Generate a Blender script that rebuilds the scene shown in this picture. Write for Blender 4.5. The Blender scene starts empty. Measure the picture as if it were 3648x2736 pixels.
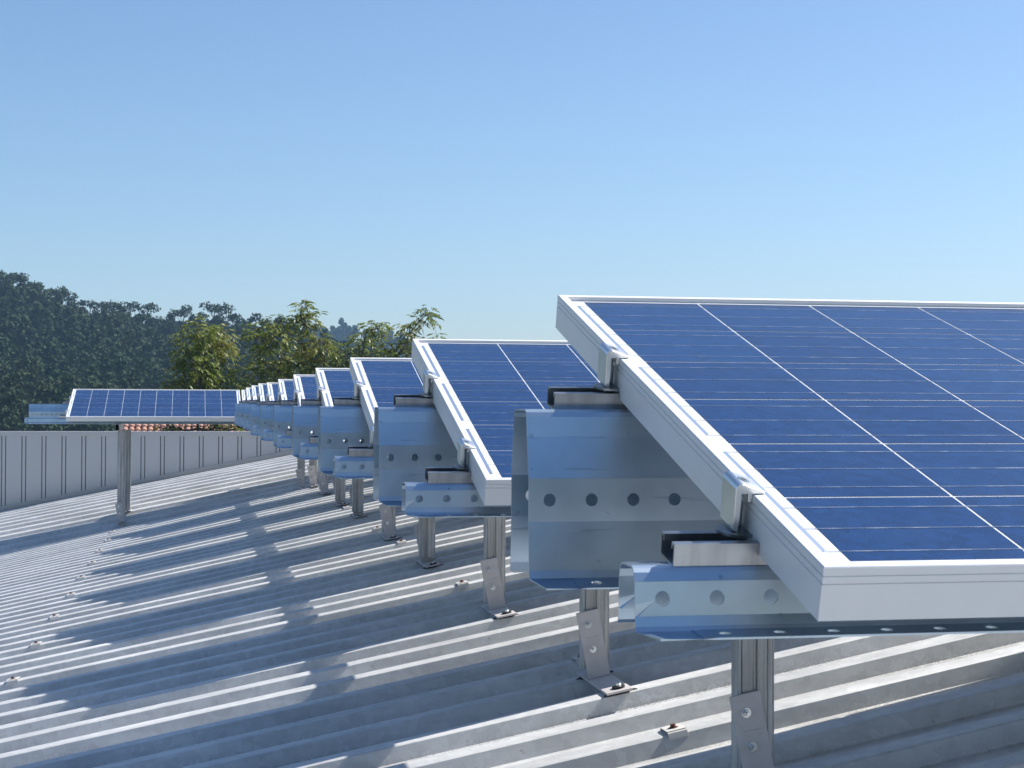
import bpy, math, random
import numpy as np
from mathutils import Matrix, Vector, Euler

# ------------------------------------------------------------------ camera
scene = bpy.context.scene
COL = scene.collection
cam_d = bpy.data.cameras.new("camera")
cam = bpy.data.objects.new("camera", cam_d)
COL.objects.link(cam)
cam_d.sensor_width = 36.0
cam_d.lens = 58.066
cam_d.clip_start = 0.05
cam_d.clip_end = 20000.0
_R = Matrix(((0.9819599, -0.0060575, -0.1889921),
             (-0.1890538, -0.0121120, -0.9818920),
             (0.0036587, 0.9999083, -0.0130387)))
cam.matrix_world = Matrix.Translation((-0.4768, -1.2044, 0.1234)) @ _R.to_4x4()
cam_d.dof.use_dof = True
cam_d.dof.focus_distance = 4.2
cam_d.dof.aperture_fstop = 45.0
scene.camera = cam

# ------------------------------------------------------------------ light
SUN_DIR = Vector((1.0, 0.305, 1.08)).normalized()        # towards the sun
SUN_EL = math.asin(SUN_DIR.z)
SUN_ROT = math.atan2(SUN_DIR.x, SUN_DIR.y)
world = bpy.data.worlds.new("World")
scene.world = world
world.use_nodes = True
wn = world.node_tree
sky = wn.nodes.new("ShaderNodeTexSky")
sky.sky_type = 'NISHITA'
sky.sun_disc = False
sky.sun_elevation = SUN_EL
sky.sun_rotation = SUN_ROT
sky.altitude = 0.0
sky.air_density = 1.0
sky.dust_density = 0.7
sky.ozone_density = 6.0
bg = wn.nodes["Background"]
bg.inputs["Strength"].default_value = 0.078
wn.links.new(sky.outputs[0], bg.inputs[0])
sun_d = bpy.data.lights.new("sun", 'SUN')
sun_d.energy = 5.0
sun_d.angle = math.radians(0.53)
sun_d.color = (1.0, 0.955, 0.89)
sun = bpy.data.objects.new("sun", sun_d)
sun.rotation_euler = (-SUN_DIR).to_track_quat('-Z', 'Y').to_euler()
COL.objects.link(sun)
scene.view_settings.view_transform = 'Standard'
scene.view_settings.look = 'None'
scene.view_settings.gamma = 1.0
scene.view_settings.exposure = 0.85

random.seed(4)
rng = np.random.default_rng(7)

# ------------------------------------------------------------------ helpers
class MB:
    """collects vertices and faces, links them as one mesh object"""
    def __init__(self):
        self.v, self.f, self.m, self.sm = [], [], [], []
    def add(self, verts, faces, mat=0, smooth=False):
        o = len(self.v)
        self.v.extend([tuple(p) for p in verts])
        for fc in faces:
            self.f.append([i + o for i in fc]); self.m.append(mat); self.sm.append(smooth)
    def quad(self, a, b, c, d, mat=0):
        self.add([a, b, c, d], [(0, 1, 2, 3)], mat)
    def box(self, lo, hi, mat=0):
        x0, y0, z0 = lo; x1, y1, z1 = hi
        self.add([(x0,y0,z0),(x1,y0,z0),(x1,y1,z0),(x0,y1,z0),(x0,y0,z1),(x1,y0,z1),(x1,y1,z1),(x0,y1,z1)],
                 [(0,3,2,1),(4,5,6,7),(0,1,5,4),(1,2,6,5),(2,3,7,6),(3,0,4,7)], mat)
    def cyl(self, c, axis, r, h, n=16, mat=0, r2=None, smooth=True):
        """cylinder from c along axis for length h"""
        axis = Vector(axis).normalized(); c = Vector(c)
        u = axis.orthogonal().normalized(); w = axis.cross(u)
        r2 = r if r2 is None else r2
        vs = []
        for k in range(n):
            a = 2*math.pi*k/n
            d = u*math.cos(a) + w*math.sin(a)
            vs.append(c + d*r)
        for k in range(n):
            a = 2*math.pi*k/n
            d = u*math.cos(a) + w*math.sin(a)
            vs.append(c + axis*h + d*r2)
        self.add(vs, [(k, (k+1) % n, n+(k+1) % n, n+k) for k in range(n)], mat, smooth)
        self.add(vs[n:], [tuple(range(n))], mat); self.add(vs[:n], [tuple(range(n-1, -1, -1))], mat)
    def extrude(self, poly, d, mat=0, caps=True):
        """closed polygon (3D points) pushed along vector d"""
        n = len(poly); d = Vector(d)
        vs = [Vector(p) for p in poly] + [Vector(p)+d for p in poly]
        fs = [(k, (k+1) % n, n+(k+1) % n, n+k) for k in range(n)]
        if caps: fs += [tuple(range(n-1, -1, -1)), tuple(range(n, 2*n))]
        self.add(vs, fs, mat)
    def tube(self, pts, r0, r1, n=6, mat=0):
        pts = [Vector(p) for p in pts]
        vs = []; m = len(pts)
        for i, p in enumerate(pts):
            t = (pts[min(i+1, m-1)] - pts[max(i-1, 0)]).normalized()
            u = t.orthogonal().normalized(); w = t.cross(u)
            r = r0 + (r1-r0)*i/(m-1)
            for k in range(n):
                a = 2*math.pi*k/n
                vs.append(p + (u*math.cos(a) + w*math.sin(a))*r)
        fs = [(i*n+k, i*n+(k+1) % n, (i+1)*n+(k+1) % n, (i+1)*n+k) for i in range(m-1) for k in range(n)]
        fs += [tuple(range(n-1, -1, -1)), tuple(range((m-1)*n, m*n))]
        self.add(vs, fs, mat, True)
    def mesh(self, name, mats, recalc=True):
        me = bpy.data.meshes.new(name)
        me.from_pydata(self.v, [], self.f)
        for m in (mats if isinstance(mats, (list, tuple)) else [mats]): me.materials.append(m)
        me.polygons.foreach_set("material_index", self.m)
        me.polygons.foreach_set("use_smooth", self.sm)
        if recalc:
            import bmesh
            b = bmesh.new(); b.from_mesh(me)
            bmesh.ops.recalc_face_normals(b, faces=b.faces[:])
            b.to_mesh(me); b.free()
        me.update()
        return me
    def build(self, name, mats, parent=None, recalc=True):
        return link(name, self.mesh(name, mats, recalc), parent)

def link(name, me, parent=None):
    o = bpy.data.objects.new(name, me)
    COL.objects.link(o)
    if parent is not None: o.parent = parent
    return o
def tag(o, label=None, cat=None, group=None, kind=None):
    if label: o['label'] = label
    if cat: o['category'] = cat
    if group: o['group'] = group
    if kind: o['kind'] = kind
    return o
def empty(name, loc=(0,0,0), rot=(0,0,0)):
    o = bpy.data.objects.new(name, None)
    o.empty_display_size = 0.1
    o.location = loc; o.rotation_euler = rot
    COL.objects.link(o)
    return o
def copy_tree(o, parent=None):
    c = o.copy(); COL.objects.link(c)
    c.parent = parent
    for ch in [x for x in KIDS.get(o.name, [])]:
        d = copy_tree(ch, c)
    KIDS[c.name] = [x for x in c_children(c)]
    return c
KIDS = {}
def c_children(o): return [x for x in bpy.data.objects if x.parent == o]
def register(o):
    KIDS[o.name] = c_children(o)
    for ch in KIDS[o.name]: register(ch)
def bevel(o, w, seg=2, ang=35):
    m = o.modifiers.new("bevel", 'BEVEL'); m.width = w; m.segments = seg
    m.limit_method = 'ANGLE'; m.angle_limit = math.radians(ang); m.harden_normals = False
    return o
def solid(o, t, off=0):
    m = o.modifiers.new("thick", 'SOLIDIFY'); m.thickness = t; m.offset = off
    return o
ORD = ['', 'first', 'second', 'third', 'fourth', 'fifth', 'sixth', 'seventh', 'eighth', 'ninth', 'tenth', 'eleventh', 'twelfth']

# ------------------------------------------------------------------ materials
def new_mat(name):
    m = bpy.data.materials.new(name); m.use_nodes = True
    nt = m.node_tree
    return m, nt, nt.nodes["Principled BSDF"]
def N(nt, t, **kw):
    n = nt.nodes.new(t)
    for k, v in kw.items(): setattr(n, k, v)
    return n
def ramp(nt, src, stops):
    r = N(nt, "ShaderNodeValToRGB")
    while len(r.color_ramp.elements) < len(stops): r.color_ramp.elements.new(0.5)
    for e, (p, c) in zip(r.color_ramp.elements, stops):
        e.position = p
        e.color = (c, c, c, 1) if not isinstance(c, (tuple, list)) else (*c, 1)
    nt.links.new(src, r.inputs[0])
    return r.outputs[0]
def coords(nt, scale=(1,1,1), kind="Object"):
    tc = N(nt, "ShaderNodeTexCoord"); mp = N(nt, "ShaderNodeMapping")
    mp.inputs["Scale"].default_value = scale
    nt.links.new(tc.outputs[kind], mp.inputs[0])
    return mp.outputs[0]
def noise(nt, vec, scale, detail=4, rough=0.55):
    n = N(nt, "ShaderNodeTexNoise")
    n.inputs["Scale"].default_value = scale; n.inputs["Detail"].default_value = detail
    n.inputs["Roughness"].default_value = rough
    nt.links.new(vec, n.inputs["Vector"])
    return n.outputs["Fac"]
def mixc(nt, fac, a, b, mode='MIX'):
    m = N(nt, "ShaderNodeMix", data_type='RGBA', blend_type=mode)
    for s, v in ((0, fac), (6, a), (7, b)):
        if isinstance(v, (int, float)): m.inputs[s].default_value = v
        elif isinstance(v, (tuple, list)): m.inputs[s].default_value = (*v, 1)
        else: nt.links.new(v, m.inputs[s])
    return m.outputs[2]
def math_n(nt, op, a, b=None, c=None):
    m = N(nt, "ShaderNodeMath", operation=op)
    for i, v in enumerate((a, b, c)):
        if v is None: continue
        if isinstance(v, (int, float)): m.inputs[i].default_value = v
        else: nt.links.new(v, m.inputs[i])
    return m.outputs[0]
def bump(nt, bs, h, strength, dist):
    b = N(nt, "ShaderNodeBump"); b.inputs["Strength"].default_value = strength; b.inputs["Distance"].default_value = dist
    nt.links.new(h, b.inputs["Height"]); nt.links.new(b.outputs[0], bs.inputs["Normal"])

def galv(name, base, rough, metallic=1.0, spangle=60.0, var=0.10, streak=None, dirt=0.0, bmp=0.05):
    m, nt, bs = new_mat(name)
    v = coords(nt)
    n1 = noise(nt, v, spangle, 3); n2 = noise(nt, v, 7.0, 5)
    col = mixc(nt, n1, tuple(c*(1-var) for c in base), tuple(min(1, c*(1+var)) for c in base))
    blot = ramp(nt, n2, [(0.35, 0.82), (0.6, 1.0)])
    col = mixc(nt, 1.0, col, blot, 'MULTIPLY')
    if streak:
        vs = coords(nt, streak); n3 = noise(nt, vs, 1.0, 5, 0.6)
        st = ramp(nt, n3, [(0.38, 0.45), (0.62, 1.0)])
        col = mixc(nt, 0.8, col, st, 'MULTIPLY')
    if dirt:
        n5 = noise(nt, coords(nt, (9, 110, 110)), 1.0, 3)
        col = mixc(nt, dirt*0.8, col, ramp(nt, n5, [(0.66, 1.0), (0.72, 0.45)]), 'MULTIPLY')
        n4 = noise(nt, v, 55.0, 2)
        sp = ramp(nt, n4, [(0.70, 1.0), (0.76, 0.35)])
        col = mixc(nt, dirt, col, sp, 'MULTIPLY')
    nt.links.new(col, bs.inputs["Base Color"])
    bs.inputs["Metallic"].default_value = metallic
    rr = ramp(nt, n2, [(0.3, rough*0.9), (0.7, min(1, rough*1.12))])
    nt.links.new(rr, bs.inputs["Roughness"])
    bump(nt, bs, n1, bmp, 0.001)
    return m

M_purlin = galv("galvanised_beam", (0.49, 0.60, 0.70), 0.33, 1.0, 45, 0.04, None, 0.5, 0.012)
M_strut = galv("galvanised_channel", (0.43, 0.455, 0.48), 0.36, 1.0, 60, 0.12, (25, 25, 4))
M_post = galv("galvanised_post", (0.60, 0.59, 0.575), 0.5, 0.35, 70, 0.10, (55, 55, 2.5))
M_bracket = galv("dull_plate", (0.58, 0.545, 0.54), 0.55, 0.1, 60, 0.05, None, 0.8)
M_zinc = galv("zinc_bolt", (0.62, 0.66, 0.68), 0.25, 1.0, 80, 0.05)
M_clamp = galv("cast_aluminium", (0.80, 0.80, 0.79), 0.30, 1.0, 90, 0.04)
M_washer = galv("dark_washer", (0.30, 0.31, 0.33), 0.30, 1.0, 90, 0.04)

def frame_mat():
    m, nt, bs = new_mat("anodised_frame")
    v = coords(nt); n = noise(nt, v, 30, 3)
    nt.links.new(mixc(nt, n, (0.68, 0.685, 0.69), (0.73, 0.735, 0.74)), bs.inputs["Base Color"])
    bs.inputs["Metallic"].default_value = 0.12
    bs.inputs["Roughness"].default_value = 0.42
    return m
M_frame = frame_mat()

def cell_mats():
    # blue polycrystalline silicon under glass: fine grid fingers, small tone steps from cell to cell
    m, nt, bs = new_mat("silicon_cell")
    tc = N(nt, "ShaderNodeTexCoord")
    sep = N(nt, "ShaderNodeSeparateXYZ"); nt.links.new(tc.outputs["Object"], sep.inputs[0])
    cx = math_n(nt, 'FLOOR', math_n(nt, 'DIVIDE', math_n(nt, 'SUBTRACT', sep.outputs[0], 0.031), 0.1588))
    cy = math_n(nt, 'FLOOR', math_n(nt, 'DIVIDE', math_n(nt, 'SUBTRACT', sep.outputs[1], 0.0186), 0.1588))
    cmb = N(nt, "ShaderNodeCombineXYZ"); nt.links.new(cx, cmb.inputs[0]); nt.links.new(cy, cmb.inputs[1])
    wnz = N(nt, "ShaderNodeTexWhiteNoise"); nt.links.new(cmb.outputs[0], wnz.inputs["Vector"])
    v = coords(nt); n1 = noise(nt, v, 110, 2); n2 = noise(nt, v, 9, 3)
    col = mixc(nt, wnz.outputs["Value"], (0.0035, 0.025, 0.098), (0.0065, 0.035, 0.120))
    vor = N(nt, "ShaderNodeTexVoronoi"); vor.inputs["Scale"].default_value = 95
    nt.links.new(v, vor.inputs["Vector"])
    grain = N(nt, "ShaderNodeSeparateColor"); nt.links.new(vor.outputs["Color"], grain.inputs[0])
    col = mixc(nt, 1.0, col, ramp(nt, grain.outputs[0], [(0, 0.84), (1, 1.16)]), 'MULTIPLY')
    # fingers: 2 mm apart, silver hairlines running up the slope
    fr = math_n(nt, 'FRACT', math_n(nt, 'DIVIDE', sep.outputs[0], 0.0026))
    fing = ramp(nt, math_n(nt, 'ABSOLUTE', math_n(nt, 'SUBTRACT', fr, 0.5)), [(0.0, 1.0), (0.09, 0.0)])
    col = mixc(nt, math_n(nt, 'MULTIPLY', fing, 0.13), col, (0.42, 0.50, 0.60))
    dust = ramp(nt, n2, [(0.35, 0.0), (0.85, 0.03)])
    col = mixc(nt, dust, col, (0.25, 0.30, 0.38))
    nt.links.new(col, bs.inputs["Base Color"])
    bs.inputs["Roughness"].default_value = 0.35
    bs.inputs["Coat Weight"].default_value = 1.0
    bs.inputs["Coat Roughness"].default_value = 0.06
    bs.inputs["Coat IOR"].default_value = 1.30
    bs.inputs["Specular IOR Level"].default_value = 0.0
    b, ntb, bb = new_mat("white_backsheet")
    bb.inputs["Base Color"].default_value = (0.74, 0.76, 0.78, 1)
    bb.inputs["Roughness"].default_value = 0.5
    bb.inputs["Coat Weight"].default_value = 1.0; bb.inputs["Coat Roughness"].default_value = 0.06; bb.inputs["Coat IOR"].default_value = 1.36
    r, ntr, rb = new_mat("silver_ribbon")
    v = coords(ntr, (40, 40, 40)); n = noise(ntr, v, 1.0, 2)
    ntr.links.new(ramp(ntr, n, [(0.45, (0.26, 0.31, 0.38)), (0.70, (0.85, 0.86, 0.86))]), rb.inputs["Base Color"])  # pale noise patches paint occasional sparkles into the ribbon colour
    rb.inputs["Metallic"].default_value = 0.8; rb.inputs["Roughness"].default_value = 0.32
    rb.inputs["Coat Weight"].default_value = 1.0; rb.inputs["Coat Roughness"].default_value = 0.06; rb.inputs["Coat IOR"].default_value = 1.36
    k, ntk, kb = new_mat("collector_ribbon")
    kb.inputs["Base Color"].default_value = (0.80, 0.84, 0.90, 1)
    kb.inputs["Metallic"].default_value = 1.0; kb.inputs["Roughness"].default_value = 0.34
    return m, b, r, k
M_cell, M_back, M_ribbon, M_collect = cell_mats()

RIB_P = 0.25; RIB_PH = 0.027          # rib spacing and phase of the camera-side top edge
def roof_mat(name, phase, tint=(0.60, 0.605, 0.60)):
    m, nt, bs = new_mat(name)
    v = coords(nt); n1 = noise(nt, v, 38, 4, 0.65); n2 = noise(nt, v, 2.3, 6, 0.62)
    vs = coords(nt, (1.2, 14, 14)); n3 = noise(nt, vs, 1.0, 5, 0.6)
    vo = N(nt, "ShaderNodeTexVoronoi"); vo.inputs["Scale"].default_value = 46; nt.links.new(v, vo.inputs["Vector"])
    sg = N(nt, "ShaderNodeSeparateColor"); nt.links.new(vo.outputs["Color"], sg.inputs[0])
    col = mixc(nt, ramp(nt, n2, [(0.3, 0.0), (0.7, 1.0)]), tuple(c*0.86 for c in tint), tuple(c*1.12 for c in tint))
    col = mixc(nt, 1.0, col, ramp(nt, sg.outputs[0], [(0, 0.93), (1, 1.07)]), 'MULTIPLY')
    col = mixc(nt, 1.0, col, ramp(nt, n3, [(0.33, 0.84), (0.58, 1.0)]), 'MULTIPLY')
    # grit lying in the foot of each rib and scattered specks
    sep = N(nt, "ShaderNodeSeparateXYZ"); tc = N(nt, "ShaderNodeTexCoord"); nt.links.new(tc.outputs["Object"], sep.inputs[0])
    ph = math_n(nt, 'FRACT', math_n(nt, 'DIVIDE', math_n(nt, 'SUBTRACT', sep.outputs[1], phase - 0.027), RIB_P))
    near = ramp(nt, ph, [(0.0, 1.0), (0.05, 0.25), (0.10, 0.0), (0.93, 0.0), (1.0, 1.0)])
    grit = ramp(nt, noise(nt, v, 150, 3, 0.7), [(0.42, 0.0), (0.56, 1.0)])
    long_n = ramp(nt, noise(nt, coords(nt, (0.9, 4, 4)), 1.0, 3), [(0.38, 0.0), (0.62, 1.0)])
    g = math_n(nt, 'MULTIPLY', math_n(nt, 'MULTIPLY', near, grit), long_n)
    col = mixc(nt, math_n(nt, 'MULTIPLY', g, 0.75), col, (0.085, 0.075, 0.06))
    speck = ramp(nt, n1, [(0.66, 0.0), (0.72, 1.0)])
    col = mixc(nt, math_n(nt, 'MULTIPLY', speck, 0.35), col, (0.16, 0.15, 0.14))
    stain = ramp(nt, noise(nt, coords(nt, (3.0, 7, 7)), 1.0, 6, 0.7), [(0.66, 0.0), (0.74, 1.0)])
    col = mixc(nt, math_n(nt, 'MULTIPLY', stain, 0.30), col, (0.26, 0.21, 0.16))
    nt.links.new(col, bs.inputs["Base Color"])
    bs.inputs["Metallic"].default_value = 0.25
    nt.links.new(ramp(nt, n2, [(0.3, 0.46), (0.7, 0.58)]), bs.inputs["Roughness"])
    bump(nt, bs, n1, 0.10, 0.002)
    return m
M_roof = roof_mat("weathered_zinc_roof", RIB_PH)
M_roof_far = roof_mat("weathered_zinc_roof_far", 0.05)

def flat(name, c, rough=0.6, metallic=0.0, nscale=20, var=0.12):
    m, nt, bs = new_mat(name)
    v = coords(nt); n = noise(nt, v, nscale, 4)
    nt.links.new(mixc(nt, n, tuple(k*(1-var) for k in c), tuple(k*(1+var) for k in c)), bs.inputs["Base Color"])
    bs.inputs["Roughness"].default_value = rough; bs.inputs["Metallic"].default_value = metallic
    return m
M_clad = flat("grey_cladding", (0.47, 0.485, 0.505), 0.45, 0.3, 3, 0.06)
M_cap = flat("grey_capping", (0.46, 0.465, 0.475), 0.42, 0.3, 3, 0.05)
M_seam = flat("cladding_groove", (0.20, 0.21, 0.22), 0.6, 0.2, 8, 0.1)
M_clip = flat("pale_saddle", (0.62, 0.60, 0.57), 0.5, 0.1, 60, 0.12)
M_rust = flat("rusty_screw", (0.10, 0.042, 0.03), 0.8, 0.2, 90, 0.3)
M_rubber = flat("black_sealant", (0.012, 0.012, 0.013), 0.6, 0.0, 40, 0.2)
M_plaster = flat("cream_plaster", (0.55, 0.48, 0.38), 0.9, 0, 4, 0.08)
M_bark = flat("bark", (0.085, 0.065, 0.05), 0.9, 0, 6, 0.3)
M_concrete = flat("building_wall", (0.40, 0.39, 0.37), 0.85, 0, 2, 0.1)

# ------------------------------------------------------------------ the roof under the panels
Z0, SL = -0.70, 0.195
def roof_x(x):
    """height of the roof along the ribs: straight slope, then a flat crest to the right"""
    a = 1.6; L = 1.5
    if x < a: return SL*x
    t = min(x - a, L)
    z = SL*a + SL*t - SL*t*t/(2*L)
    if x > a + L: z -= 0.05*(x-a-L)
    return z
def roof_z(x, y=0):      # the slope steepens a little towards the far end
    return Z0 + roof_x(x) - 0.003*max(0.0, 0.57-x)*max(0.0, y-5.0)
XS = [-6.0, -4.5, -3.0, -2.0, -1.0, 0.0, 0.8, 1.6, 1.9, 2.2, 2.5, 2.8, 3.1, 4.5, 6.5]
def rib_profile(y0, y1, phase, h=0.040, top=0.060, side=0.019, rnd=0.003, p=RIB_P):
    """(y, dz) list of trapezoidal ribs; phase = camera-side edge of a rib top"""
    pts = []
    k = math.floor((y0 - phase)/p)
    while phase + k*p < y1 + p:
        e = phase + k*p
        for dy, dz in ((-side-rnd*1.5, -h), (-side+0.2*rnd, -h+rnd*0.5), (-rnd*0.9, -rnd*0.9), (rnd*0.6, -0.0006), (top-rnd*0.6, -0.0006), (top+rnd*0.9, -rnd*0.9), (top+side-0.2*rnd, -h+rnd*0.5), (top+side+rnd*1.5, -h)):
            y = e + dy
            if y0 <= y <= y1: pts.append((y, dz))
        k += 1
    return pts
def ribbed(xs, prof, zfun):
    mb = MB(); n = len(prof); vs = []
    for x in xs:
        for (y, dz) in prof: vs.append((x, y, zfun(x, y) + dz))
    fs = [(i*n+j, (i+1)*n+j, (i+1)*n+j+1, i*n+j+1) for i in range(len(xs)-1) for j in range(n-1)]
    mb.add(vs, fs)
    return mb

EDGE_Y = 13.57
FAR_Y0, FAR_Y1 = 13.66, 18.3
def far_z(x, y):
    t = y - 15.05
    if t < 0.7: z = -0.79 + 0.105*t
    else:
        q = min(t-0.7, 2.55)
        z = -0.79 + 0.105*0.7 + 0.105*q - (0.105-0.0)*q*q/(2*2.55)
    return z + roof_x(x)

wh = empty("warehouse", (0, 0, 0))
tag(wh, "grey metal roofed warehouse whose ribbed roof carries all the solar panel rows", "building")
prof = rib_profile(-3.4, EDGE_Y, RIB_PH)
last_y, last_dz = prof[-1]
prof += [(EDGE_Y+0.012, last_dz-0.004), (EDGE_Y+0.014, -0.24)]
o = ribbed(XS, prof, roof_z).build("roof_sheet", M_roof, wh)
pf = rib_profile(FAR_Y0, FAR_Y1-0.02, 0.05, 0.034, 0.07, 0.02, 0.004, 0.30)
o = ribbed(XS, pf, far_z).build("lower_roof_sheet", M_roof_far, wh)
mb = MB()
mb.box((-6.0, -3.4, -9.0), (6.5, 18.5, -2.05)); mb.build("building_body", M_concrete, wh)
mb = MB()     # gable skirt that closes the sheet edges down to the body
for x in (-6.0, 6.5):
    for (a, b, zf) in ((-3.4, EDGE_Y, roof_z), (FAR_Y0, FAR_Y1, far_z)):
        mb.quad((x, a, -2.05), (x, b, -2.05), (x, b, zf(x, b)-0.03), (x, a, zf(x, a)-0.03))
for i in range(len(XS)-1):
    mb.quad((XS[i], -3.4, -2.05), (XS[i+1], -3.4, -2.05), (XS[i+1], -3.4, roof_z(XS[i+1])-0.03), (XS[i], -3.4, roof_z(XS[i])-0.03))
mb.build("side_wall", M_concrete, wh, recalc=False)

# parapet wall at the far end, clad in grey sheet with paired grooves
pw = empty("parapet_wall", (0, FAR_Y1, 0))
tag(pw, "grey sheet metal parapet wall with paired vertical grooves at the far end of the roof", "wall")
PT = -0.19
mb = MB()
x = -6.0; xs_pan = []
seam0 = -2.594
mb_s = MB()
k0 = math.floor((-6.0-seam0)/0.2203)
edges = []
for k in range(k0, 45):
    c = seam0 + k*0.2203
    for gx in (c-0.021, c+0.021): edges.append(gx)
edges = [e for e in edges if -6.0 < e < 6.4]
def wall_strip(xa, xb, y, mbx):
    zb = lambda xx: far_z(xx, FAR_Y1) + 0.045
    mbx.quad((xa, y, zb(xa)), (xb, y, zb(xb)), (xb, y, PT-0.05), (xa, y, PT-0.05))
prev = -6.0
g = 0.0058
for e in edges:
    wall_strip(prev, e-g, 0.0, mb)
    for (xa, xb) in ((e-g, e+g),):
        zb0, zb1 = far_z(xa, FAR_Y1)+0.045, far_z(xb, FAR_Y1)+0.045
        mb.quad((xa, 0, zb0), (xa, 0.012, zb0), (xa, 0.012, PT-0.05), (xa, 0, PT-0.05))
        mb.quad((xb, 0.012, zb1), (xb, 0, zb1), (xb, 0, PT-0.05), (xb, 0.012, PT-0.05))
        mb.quad((xa, 0.012, zb0), (xb, 0.012, zb1), (xb, 0.012, PT-0.05), (xa, 0.012, PT-0.05), 1)
    prev = e+g
wall_strip(prev, 6.5, 0.0, mb)
mb.build("cladding", [M_clad, M_seam], pw, recalc=False)
mb = MB()
mb.box((-6.0, -0.016, PT-0.056), (6.5, 0.10, PT)); bevel(mb.build("capping", M_cap, pw), 0.004)
mb = MB()
for i in range(len(XS)-1):
    a, b = XS[i], XS[i+1]
    za, zb = far_z(a, FAR_Y1), far_z(b, FAR_Y1)
    mb.add([(a,-0.02,za-0.07),(b,-0.02,zb-0.07),(b,-0.02,zb+0.05),(a,-0.02,za+0.05),(a,0.06,za-0.07),(b,0.06,zb-0.07),(b,0.06,zb+0.05),(a,0.06,za+0.05)],
           [(0,1,2,3),(3,2,6,7),(5,4,7,6),(1,0,4,5)])
mb.build("base_flashing", M_cap, pw)
mb = MB(); mb.box((-6.0, 0.02, -2.2), (6.5, 0.098, PT-0.06)); mb.build("wall_core", M_concrete, pw)

# ------------------------------------------------------------------ solar panels
TILT = math.radians(15.926)
PL, PW, PH = 1.65, 0.99, 0.045
CP, MU, MV = 0.1588, 0.0310, 0.0186
ROW = 1.4979
def panel_meshes():
    # frame: one extrusion profile mitred round the four sides
    prof = [(0,-PH),(0,-0.0150),(0.0009,-0.0146),(0.0009,-0.0138),(0,-0.0134),(0,-0.0085),(0.0009,-0.0081),(0.0009,-0.0073),(0,-0.0069),
            (0,-0.0008),(0.0008,0),(0.0108,0),(0.0112,-0.0005),(0.0112,-0.0050),(0.0112,-0.0085),(0.0020,-0.0090),(0.0020,-PH+0.002),(0.026,-PH+0.002),(0.026,-PH)]
    mb = MB(); n = len(prof)
    for (o, z) in prof:
        mb.v.extend([(o, o, z), (PL-o, o, z), (PL-o, PW-o, z), (o, PW-o, z)])
    for i in range(n):
        j = (i+1) % n
        for k in range(4):
            mb.f.append([i*4+k, i*4+(k+1) % 4, j*4+(k+1) % 4, j*4+k]); mb.m.append(0); mb.sm.append(False)
    frame = mb.mesh("frame", M_frame)
    # laminate: white sheet, cells, busbars, end ribbons, flat layers a few tenths of a millimetre apart
    mb = MB()
    zs = -0.0055
    mb.quad((0.004,0.004,zs),(PL-0.004,0.004,zs),(PL-0.004,PW-0.004,zs),(0.004,PW-0.004,zs), 1)
    mb.quad((0.004,0.004,zs-0.004),(0.004,PW-0.004,zs-0.004),(PL-0.004,PW-0.004,zs-0.004),(PL-0.004,0.004,zs-0.004), 1)
    gp = 0.0013
    for i in range(10):
        for j in range(6):
            x0, y0 = MU+i*CP+gp, MV+j*CP+gp
            x1, y1 = MU+(i+1)*CP-gp, MV+(j+1)*CP-gp
            z = zs+0.0004
            mb.quad((x0,y0,z),(x1,y0,z),(x1,y1,z),(x0,y1,z), 0)
    for j in range(6):
        for b in (0.17, 0.5, 0.83):
            y = MV + (j+b)*CP
            z = zs+0.0007
            for i in range(10):
                x0, x1 = MU+i*CP-0.001, MU+(i+1)*CP-0.001
                mb.quad((x0,y-0.0007,z),(x1,y-0.0007,z),(x1,y+0.0007,z),(x0,y+0.0007,z), 2)
            # tail crossing the white margin to the collector ribbon
            mb.quad((0.0185,y-0.0006,z),(MU,y-0.0006,z),(MU,y+0.0006,z),(0.0185,y+0.0006,z), 2)
    for j in range(0, 6, 2):
        y0, y1 = MV+j*CP+0.17*CP, MV+(j+2)*CP-0.17*CP
        z = zs+0.0011
        mb.quad((0.0125,y0,z),(0.0200,y0,z),(0.0200,y1,z),(0.0125,y1,z), 3)
    for j in range(1, 5, 2):
        y0, y1 = MV+j*CP+0.17*CP, MV+(j+2)*CP-0.17*CP
        z = zs+0.0011
        mb.quad((PL-0.0185,y0,z),(PL-0.0135,y0,z),(PL-0.0135,y1,z),(PL-0.0185,y1,z), 3)
    cells = mb.mesh("cell_sheet", [M_cell, M_back, M_ribbon, M_collect], recalc=False)
    mb = MB()
    mb.box((PL/2-0.055, PW-0.17, zs-0.028), (PL/2+0.055, PW-0.05, zs-0.0045))
    jb = mb.mesh("junction_box", M_rubber)
    return frame, cells, jb
FRAME, CELLS, JBOX = panel_meshes()
ROW_DZ = {7: 0.0, 8: 0.012, 9: 0.014, 10: 0.011, 11: 0.003}
def ry(n): return (n-1)*ROW
def panel(n, x0, label, group):
    e = empty("solar_panel", (x0, ry(n), ROW_DZ.get(n, 0)), (TILT, 0, 0))
    tag(e, label, "solar panel", group)
    link("frame", FRAME, e); link("cell_sheet", CELLS, e); link("junction_box", JBOX, e)
    return e
G_PAN = "solar panels mounted in rows across the roof"
panel_label = {1: "nearest and largest white framed solar panel, cut by the right edge of the picture",
    2: "second solar panel from the camera, directly behind the nearest big panel",
    3: "third solar panel from the camera in the receding stack of rows",
    4: "fourth solar panel from the camera, its high corner against the tree crown",
    5: "fifth solar panel from the camera in the receding stack of rows",
    6: "sixth solar panel from the camera, a small white framed sliver",
    7: "seventh solar panel from the camera, a narrow white framed sliver",
    8: "eighth solar panel from the camera, a narrow white framed sliver",
    9: "ninth solar panel from the camera, a thin white framed sliver",
    10: "tenth solar panel from the camera, only its thin white edge showing",
    11: "thin white edge of the last panel touching the right end of the far complete panel"}
GAP = 0.02
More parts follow.
